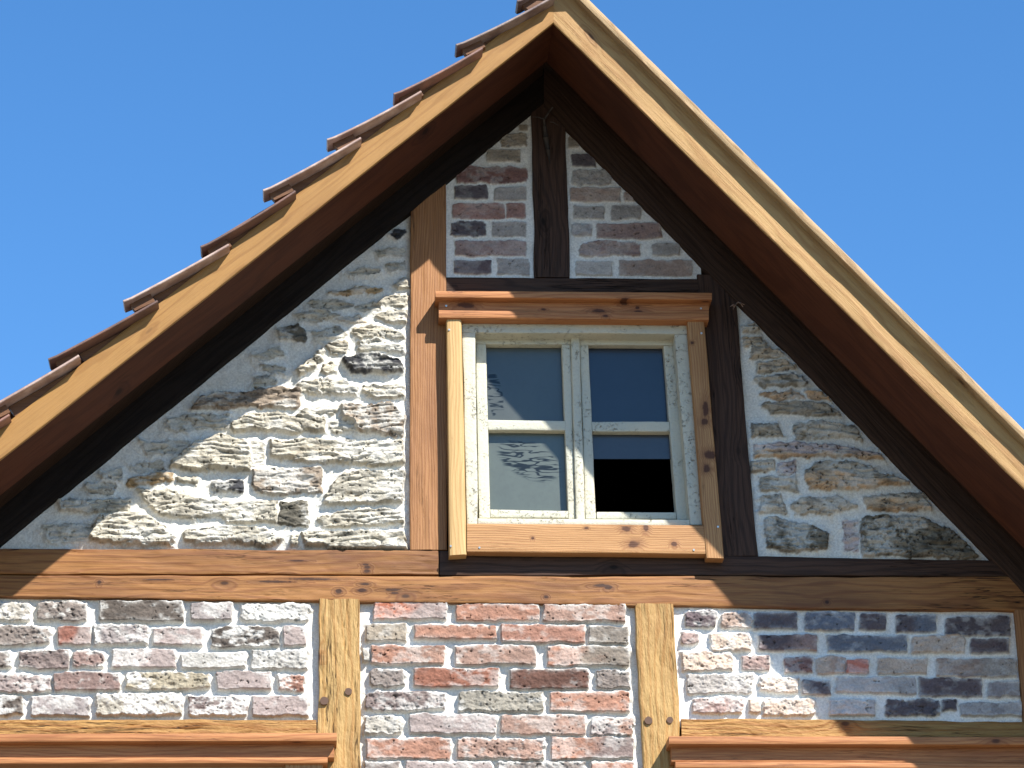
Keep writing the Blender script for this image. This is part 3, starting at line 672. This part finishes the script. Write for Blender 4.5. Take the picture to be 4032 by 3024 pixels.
# ------------------------------------------------------------------ roof overhang
D0 = 0.5
def ovR(px): return -(D0 + 0.05*(px-2180)/1702)          # right verge stands a little further out lower down
BLs, BRs = 0.789, 0.990
def bl(px, up=0): return (px, 90+BLs*(2180-px)-up)
def br(px, up=0): return (px, 91+BRs*(px-2180)-up)
o = plank('barge_board', [bl(2180, 125), bl(-300, 125), bl(-300), bl(2180)], -D0, -D0+.012, W_barL, house, amp=.0006, edge=.001, bev=.005, step=.02)
o['label'] = 'golden brown left barge board below the tile edges'
o = plank('barge_board', [br(2180, 205), br(5400, 205), br(5400), br(2180)], ovR(2180), ovR(2180)+.008, W_barR, house, yend=ovR(5400), y1e=ovR(5400)+.008, amp=.0008, edge=.0012, bev=.003, step=.02)
o['label'] = 'pale sunlit right barge board'
o = plank('verge_trim', [br(2150, 232), br(5400, 236), br(5400, 196), br(2150, 192)], ovR(2180)-.034, -D0+.02, W_lip, house, yend=ovR(5400)-.034, amp=.001, edge=.0015, bev=.003, step=.02)
o['label'] = 'thin pale trim board along the right roof edge'
# boxed fly rafters behind the boards: their undersides are the reddish band
def wpt(p, Y, dz=0): q = at(p[0], p[1], Y); return (q[0], q[1]+dz)
for s, name_, fn, xe, up, yr in ((0, 'left', bl, -300, 140, -.235), (1, 'right', br, 5400, 160, -.225)):
    Yp = -D0
    a, b = wpt(fn(2180, up), Yp), wpt(fn(xe, up), Yp if not s else ovR(5400))
    d, c = wpt(fn(2180), Yp, .004), wpt(fn(xe), Yp if not s else ovR(5400), .004)
    o = plank('fly_rafter', [a, b, c, d], (ovR(2180)+.0085 if s else -D0+.0125), yr, W_soff, house, world=True, yend=(ovR(5400)+.0085 if s else None), amp=.0004, edge=.0006, bev=.003, step=.03)
    o['label'] = name_ + ' reddish brown boxed rafter under the roof overhang'
# second trim: sheathing (roof slab) running back over the house
roofm = W_sheath
def slab(fn, xe, up0, up1, ye, fy):
    g = Geo()
    P = [wpt(fn(2180, up0), -D0), wpt(fn(xe, up0), fy), wpt(fn(xe, up1), fy), wpt(fn(2180, up1), -D0)]
    poly_geo(g, P, -D0+.034, ye); return g
HB = 5.0
roof = slab(bl, -420, 78, 100, HB, -D0); g2 = slab(br, 5420, 142, 200, HB, ovR(5400)); roof.add(g2.v, g2.f, g2.u)
roof = roof.build('roof', roofm, house, smooth=False); fix_normals(roof)
W_fill = wood('brown_fillet_wood', alb((138, 92, 60)), alb((152, 106, 72)), alb((96, 60, 40)), 0.95, 0.1, bump=0.4, rings=20, stain=0.3, streak=0.4)  # darker brown than the barge board
# tiles: (butt px, head px, material)
tiles = [((2037, 2), (2185, -95), 3), ((1796, 175), (2180, -20), 3), ((1551, 368), (1897, 184), 2), ((1288, 548), (1656, 355), 0), ((1036, 748), (1418, 538), 0),
         ((790, 970), (1160, 748), 1), ((485, 1184), (898, 958), 0), ((190, 1413), (618, 1180), 1), ((-90, 1625), (308, 1395), 0), ((-380, 1860), (34, 1628), 2)]
TY = -D0-.052
for bp_, hp_, mi in tiles:
    b = at(bp_[0], bp_[1], TY); h = at(hp_[0], hp_[1], TY)
    t = (h-b)/np.linalg.norm(h-b); n = np.array([t[1], -t[0]]); n = n if n[1] < 0 else -n     # n points down
    Lt = np.linalg.norm(h-b)
    g = Geo(); nseg = 14
    # plate: slightly cupped, with a rounded front edge
    prof = [(TY+.004, 0.0), (TY, .004), (TY, .010), (TY+.003, .013)]
    rngt = random.Random(int(bp_[0]))
    cup = rngt.uniform(.002, .006)
    top = []; bot = []
    for i in range(nseg+1):
        s_ = i/nseg; q = b + t*Lt*s_ + n*(cup*math.sin(math.pi*s_)+(-.003 if s_ < .03 else 0)) 
        top.append(q); bot.append(q+n*.014)
    V = []; FF = []; UVs = []
    m = 7
    for i in range(nseg+1):
        q = top[i]
        ring = [(-D0+.03, 0), (TY+.003, 0), (TY, .002), (TY, .0065), (TY+.002, .0085), (-D0+.03, .0085)]
        for (yy, dn) in ring:
            p = q+n*dn; V.append((p[0], yy, p[1])); UVs.append((i*.03, yy))
    m = len(ring)
    for i in range(nseg):
        for j in range(m):
            FF.append((i*m+j, i*m+(j+1) % m, (i+1)*m+(j+1) % m, (i+1)*m+j))
    FF.append(tuple(range(m))); FF.append(tuple(range(nseg*m+m-1, nseg*m-1, -1)))
    g.add(V, FF, UVs)
    # turned down flange at the butt
    fl = 0.088
    P = [b+n*.008+t*.016, b+t*fl+n*.008, b+t*fl+n*.040, b+n*.036+t*.020]
    gb = Geo(); poly_geo(gb, P, TY+.030, TY+.056)
    # back of the tile resting on the verge: closes the gap above the barge board
    P = [b+t*(fl+.008)+n*.012, b+t*Lt*.97+n*.014, b+t*Lt*.97+n*.05, b+t*(fl+.008)+n*.085]
    poly_geo(gb, P, -D0+.006, -D0+.031)
    o = g.build('roof_tile', TILES[mi], roof, smooth=False); fix_normals(o)
    fix_normals(gb.build('verge_fillet', W_fill, roof, smooth=False))
    if mi == 3: o['label'] = 'dark weathered verge tile near the ridge'
# plain tile courses behind the verge on both slopes
tcs = tile_material('tile_course_clay', (0.22, 0.11, 0.08), (0.15, 0.08, 0.06))
g = Geo()
for k_ in range(10):
    b = at(tiles[k_][0][0], tiles[k_][0][1], TY); h = at(tiles[k_][1][0], tiles[k_][1][1], TY); t = (h-b)/np.linalg.norm(h-b); n = np.array([t[1], -t[0]]); n = n if n[1] < 0 else -n
    poly_geo(g, [b+t*.09-n*.03, h-n*.03, h-n*.016, b+t*.09-n*.016], -D0+.031, HB)
for k_ in range(17):
    x0 = 2200+k_*190; p = at(*br(x0+195, 190), -D0); q = at(*br(x0-30, 205), -D0)
    t = (q-p)/np.linalg.norm(q-p); n = np.array([-t[1], t[0]]); n = n if n[1] < 0 else -n
    poly_geo(g, [p-n*.012, q-n*.0, q+n*.012, p+n*.0], -D0+.05, HB)
fix_normals(g.build('tile_course', tcs, roof, smooth=False))
# ridge cap
g = Geo(); ra = at(2225, -105, -D0); pts = []
for i in range(9):
    a_ = math.pi*(i/8); pts.append((ra[0]+.085*math.cos(a_), ra[1]-.02+.085*math.sin(a_)))
poly_geo(g, pts, -D0-.10, HB); fix_normals(g.build('ridge_tile', TILES[3], roof, smooth=False))

# ------------------------------------------------------------------ windows
interior = plain('dark_interior', (0.012, 0.011, 0.010), 0.95)
screwm = plain('zinc_screw', (0.55, 0.52, 0.45), 0.35, 0.9)
def sub(name, quad, y0, y1, mat, parent, **k): return plank(name, quad, y0, y1, mat, parent, **k)
g = Geo()
fy0, fy1 = -0.012, 0.10
kw = dict(amp=.0009, edge=.0012, bev=.004, step=.01)
plank_geo(g, [(1820, 1254), (2708, 1264), (2708, 1316), (1820, 1308)], fy0, fy1, **kw)            # head
plank_geo(g, [(1820, 1309), (1838, 2064), (1882, 2064), (1872, 1309)], fy0, fy1, **kw)            # left jamb
plank_geo(g, [(2656, 1317), (2716, 2066), (2768, 2066), (2706, 1317)], fy0, fy1, **kw)            # right jamb
plank_geo(g, [(1883, 2040), (2715, 2046), (2715, 2070), (1883, 2064)], fy0+.001, fy1, **kw)       # bottom
win = g.build('window', PAINT, house); fix_normals(win)
win['label'] = 'upper gable window with cream peeling frame and four panes'
def sash(stl, qs):
    g = Geo()
    for q in qs: plank_geo(g, q, .042, .090, amp=.0008, edge=.001, bev=.0035, step=.01)
    o = g.build('sash', PAINT, win); fix_normals(o); return o
sash(0, [[(1874, 1312), (2246, 1318), (2246, 1357), (1874, 1354)],                    # top rail
         [(1874, 1355), (1886, 2038), (1930, 2038), (1914, 1355)],                    # left stile
         [(2212, 1358), (2238, 2042), (2266, 2042), (2246, 1358)],                    # right stile
         [(1921, 1652), (2224, 1656), (2226, 1695), (1923, 1692)],                    # muntin
         [(1931, 2006), (2237, 2010), (2237, 2040), (1931, 2037)]])
sash(1, [[(2284, 1318), (2654, 1318), (2654, 1360), (2284, 1358)],
         [(2284, 1359), (2306, 2042), (2349, 2042), (2316, 1359)],
         [(2612, 1361), (2664, 2044), (2712, 2046), (2654, 1361)],
         [(2331, 1659), (2634, 1660), (2637, 1699), (2333, 1699)],
         [(2350, 2014), (2663, 2017), (2663, 2044), (2350, 2042)]])
o = sub('centre_mullion', [(2247, 1316), (2267, 2044), (2305, 2044), (2283, 1316)], 0.030, .09, PAINT, win, amp=.0008, edge=.001, bev=.008, step=.01)
cen = at(2085, 1815, .072); cen2 = at(1950, 1560, .072)
GL1 = glass_material('dusty_glass', (0.055, 0.072, 0.058), 0.40, (0, 0, 0, cen[0], cen[1], .11, .07))
GL2 = glass_material('dusty_glass_upper_shaded', (0.030, 0.040, 0.034), 0.40, (0, 0, 0, cen2[0], cen2[1], .03, .085))  # darker copy of the dusty glass, eaves shade on this pane mixed into the colour
GL3 = glass_material('dark_blue_glass', (0.012, 0.018, 0.03), 0.30, None)
GL4 = glass_material('greyish_glass', (0.03, 0.035, 0.045), 0.35, None)
for q, m_, lb in (([(1905, 1350), (2220, 1350), (2232, 1662), (1912, 1660)], GL2, 'upper left pane crossed by the eaves shadow'),
                  ([(1915, 1688), (2232, 1690), (2246, 2015), (1922, 2012)], GL1, 'dusty lower left pane with scratch marks'),
                  ([(2308, 1352), (2618, 1354), (2642, 1664), (2322, 1662)], GL3, 'dark blue upper right pane'),
                  ([(2330, 1692), (2645, 1692), (2651, 1807), (2335, 1807)], GL4, 'broken lower right pane ending above an open black gap')):
    g = Geo(); poly_geo(g, [at(p[0], p[1], .072) for p in q], .072, .076)
    o = g.build('glass_pane', m_, win, smooth=False); fix_normals(o); o['label'] = lb
# casing
sub('side_trim', [(1757, 1238), (1769, 2186), (1838, 2182), (1817, 1238)], -.046, .0, W_trimL, win, bev=.008, amp=.0004, edge=.0006)['label'] = 'pale left casing board'
sub('side_trim', [(2705, 1248), (2781, 2196), (2851, 2198), (2772, 1250)], -.046, .0, W_trimR, win, bev=.004, amp=.0004, edge=.0008)['label'] = 'right casing board with a dark stain'
o = sub('sill_board', [(1839, 2060), (2780, 2068), (2781, 2181), (1839, 2172)], -.042, .0, W_sill, win, bev=.003, amp=.0005, edge=.0006)
g = Geo()
plank_geo(g, [(1728, 1172), (2791, 1181), (2791, 1236), (1728, 1226)], -.046, 0, bev=.003, amp=.0003, edge=.0004)
plank_geo(g, [(1728, 1218), (2791, 1228), (2791, 1262), (1728, 1252)], -.056, -.001, bev=.010, amp=.0003, edge=.0004)
plank_geo(g, [(1715, 1144), (2803, 1152), (2803, 1180), (1715, 1171)], -.078, 0, bev=.003, amp=.0003, edge=.0004)
hood = g.build('hood', W_hood, win); fix_normals(hood); hood['label'] = 'orange brown hood board over the upper window'
for px, py, yy in ((1757, 1204, -.048), (2262, 1231, -.048), (2760, 1214, -.048), (2762, 1312, -.048), (1769, 1298, -.048), (1888, 2156, -.044), (2732, 2165, -.044), (2827, 2074, -.048), (1775, 2150, -.048)):
    g = Geo(); disc(g, at(px, py, yy), .0034, yy-.0005, yy+.004, 10); fix_normals(g.build('screw', screwm, win, smooth=False))

# dark room behind the openings (one box open towards the window)
g = Geo()
x0, z0 = at(1500, 2300, .2); x1, z1 = at(2900, 1200, .2)
def room(g, x0, x1, y0, y1, z0, z1):
    box_geo(g, x0, x1, y1, y1+.05, z0, z1); box_geo(g, x0-.05, x0, y0, y1, z0, z1); box_geo(g, x1, x1+.05, y0, y1, z0, z1)
    box_geo(g, x0, x1, y0, y1, z0-.05, z0); box_geo(g, x0, x1, y0, y1, z1, z1+.05)
room(g, x0, x1, .125, 2.0, z0, z1)

# lower windows (mostly below the picture)
def low_window(label, shelf, board, strip, trims, fr, panes):
    g = Geo(); kw = dict(amp=.0009, edge=.0012, bev=.004, step=.012)
    for q in fr: plank_geo(g, q, -.010, .06, **kw)
    wn = g.build('window', PAINT, house); fix_normals(wn); wn['label'] = label
    g = Geo()
    plank_geo(g, board, -.050, 0, bev=.003, amp=.0003, edge=.0004)
    plank_geo(g, strip, -.060, -.001, bev=.010, amp=.0003, edge=.0004)
    plank_geo(g, shelf, -.085, 0, bev=.003, amp=.0003, edge=.0004)
    fix_normals(g.build('hood', W_hood, wn))
    for q in trims: sub('side_trim', q, -.046, 0, W_trim, wn, bev=.004, amp=.0004, edge=.0006)
    for q in panes:
        g = Geo(); poly_geo(g, [at(p[0], p[1], .072) for p in q], .072, .076)
        fix_normals(g.build('glass_pane', GL3, wn, smooth=False))
    return wn
low_window('lower left window under a hood, only its top shows',
    [(-260, 2890), (1326, 2885), (1326, 2917), (-260, 2922)], [(-250, 2921), (1316, 2916), (1316, 2984), (-250, 2986)], [(-250, 2982), (1290, 2980), (1290, 3006), (-250, 3008)],
    [[(1122, 2992), (1120, 4100), (1262, 4100), (1272, 2992)]],
    [[(-240, 3000), (1122, 2998), (1122, 3060), (-240, 3062)], [(1062, 3061), (1058, 4090), (1118, 4090), (1121, 3061)], [(-240, 4040), (1058, 4040), (1058, 4090), (-240, 4090)], [(400, 3063), (400, 4040), (460, 4040), (460, 3063)]],
    [[(-240, 3055), (1066, 3055), (1062, 4045), (-240, 4045)]])
low_window('lower right window under a hood, only its top shows',
    [(2634, 2898), (4300, 2902), (4300, 2934), (2634, 2929)], [(2644, 2928), (4300, 2934), (4300, 3006), (2644, 3000)], [(2660, 2998), (4300, 3004), (4300, 3030), (2660, 3024)],
    [[(2677, 2998), (2720, 4100), (2870, 4100), (2827, 2998)]],
    [[(2828, 3015), (4290, 3020), (4290, 3080), (2828, 3075)], [(2828, 3077), (2872, 4090), (2932, 4090), (2888, 3077)], [(2932, 4040), (4290, 4040), (4290, 4090), (2932, 4090)], [(3500, 3079), (3530, 4040), (3590, 4040), (3560, 3079)]],
    [[(2880, 3070), (4290, 3075), (4290, 4045), (2925, 4045)]])
xa, za = at(-240, 4120, .2); xb, zb = at(1120, 2960, .2); room(g, xa, xb, .125, 2.0, za, zb)
xa, za = at(2880, 4120, .2); xb, zb = at(4290, 2960, .2); room(g, xa, xb, .125, 2.0, za, zb)
fix_normals(g.build('interior_lining', interior, house, smooth=False))

# ------------------------------------------------------------------ rest of the building (below and behind the picture)
plaster = plain('lime_plaster', (0.62, 0.60, 0.55), 0.9)
g = Geo()
xl, zl = at(-300, 2250, 0); xr, zr = at(4300, 2250, 0)
zt = at(2016, 3090, 0)[1]; zb2 = at(2016, 4110, 0)[1]
xc0 = at(1120, 3600, 0)[0]; xc1 = at(2880, 3600, 0)[0]
box_geo(g, xc0, xc1, .03, .12, zb2, zt)
box_geo(g, xl, xr, .03, .12, 0.0, zb2)
box_geo(g, xl, xl+.1, .12, HB, 0.0, zl); box_geo(g, xr-.1, xr, .12, HB, 0.0, zr); box_geo(g, xl, xr, HB-.1, HB, 0.0, zl)
fix_normals(g.build('wall', plaster, house, smooth=False))
# backing behind the panels so that no light leaks in
apx = at(2150, 330, 0)
g = Geo()
def bk(pts): poly_geo(g, [at(p[0], p[1], .1) for p in pts], .05, .118)
bk([(-300, 2360), (1610, 810), (1610, 2250), (-300, 2250)]); bk([(1700, 730), (2150, 400), (2750, 1000), (2750, 1200), (1700, 1200)]); bk([(2900, 1150), (4100, 2350), (2900, 2260)])
bk([(-300, 2300), (4300, 2330), (4300, 2900), (-300, 2900)]); bk([(1300, 2900), (2640, 2900), (2640, 3300), (1300, 3300)])
fix_normals(g.build('wall_core', plaster, house, smooth=False))

# ------------------------------------------------------------------ small loose things
twm = plain('dry_stem', (0.055, 0.045, 0.038), 0.9)
def strand(g, pts, r):
    for i in range(len(pts)-1):
        a, b = np.array(pts[i]), np.array(pts[i+1]); d = b-a; d /= np.linalg.norm(d)
        s1 = np.cross(d, [0, 1, 0.01]); s1 /= np.linalg.norm(s1); s2 = np.cross(d, s1)
        V = []
        for p, rr in ((a, r[i]), (b, r[i+1])):
            for k in range(6): V.append(tuple(p+rr*(math.cos(k*math.pi/3)*s1+math.sin(k*math.pi/3)*s2)))
        g.add(V, [(k, (k+1) % 6, 6+(k+1) % 6, 6+k) for k in range(6)]+[tuple(range(6)), tuple(range(11, 5, -1))], [(0, 0)]*12)
def S3(px, py, y): q = at(px, py, y); return (q[0], y, q[1])
g = Geo(); Et = lambda x, y: (2000+x*S1, y*S1)
strand(g, [S3(*Et(292, 700), -.03), S3(*Et(262, 740), -.028), S3(*Et(236, 782), -.02), S3(*Et(240, 830), -.012), S3(*Et(248, 900), -.008), S3(*Et(262, 980), -.006), S3(*Et(275, 1075), -.004)], [.003, .0035, .004, .006, .009, .007, .001])
strand(g, [S3(*Et(160, 762), -.02), S3(*Et(200, 766), -.02), S3(*Et(236, 776), -.02)], [.001, .002, .003])
strand(g, [S3(*Et(275, 795), -.02), S3(*Et(300, 800), -.02), S3(*Et(328, 818), -.02)], [.0015, .002, .001])
o = g.build('dry_root', twm); o['label'] = 'dry forked root stuck to the head of the dark king post'; o['category'] = 'root'
g = Geo(); Nt = lambda x, y: (2000+x*S1, 1000+y*S1)
for a, b in (((1450, 345), (1498, 325)), ((1470, 362), (1500, 315)), ((1498, 318), (1545, 332)), ((1505, 312), (1535, 345)), ((1480, 350), (1462, 335))):
    strand(g, [S3(*Nt(*a), -.012), S3(*Nt((a[0]+b[0])/2, (a[1]+b[1])/2-5), -.016), S3(*Nt(*b), -.006)], [.001, .0022, .0015])
o = g.build('straw_tuft', plain('straw', (0.30, 0.20, 0.15), 0.9)); o['label'] = 'small straw tuft caught at the tip of the right rubble triangle'; o['category'] = 'straw'

# ------------------------------------------------------------------ ground
gm = plain('sunlit_paving', (0.15, 0.125, 0.09), 0.9)
o = mesh_obj('ground', [(-400, -400, 0), (400, -400, 0), (400, 400, 0), (-400, 400, 0)], [(0, 1, 2, 3)], gm, None, False)
o['kind'] = 'structure'
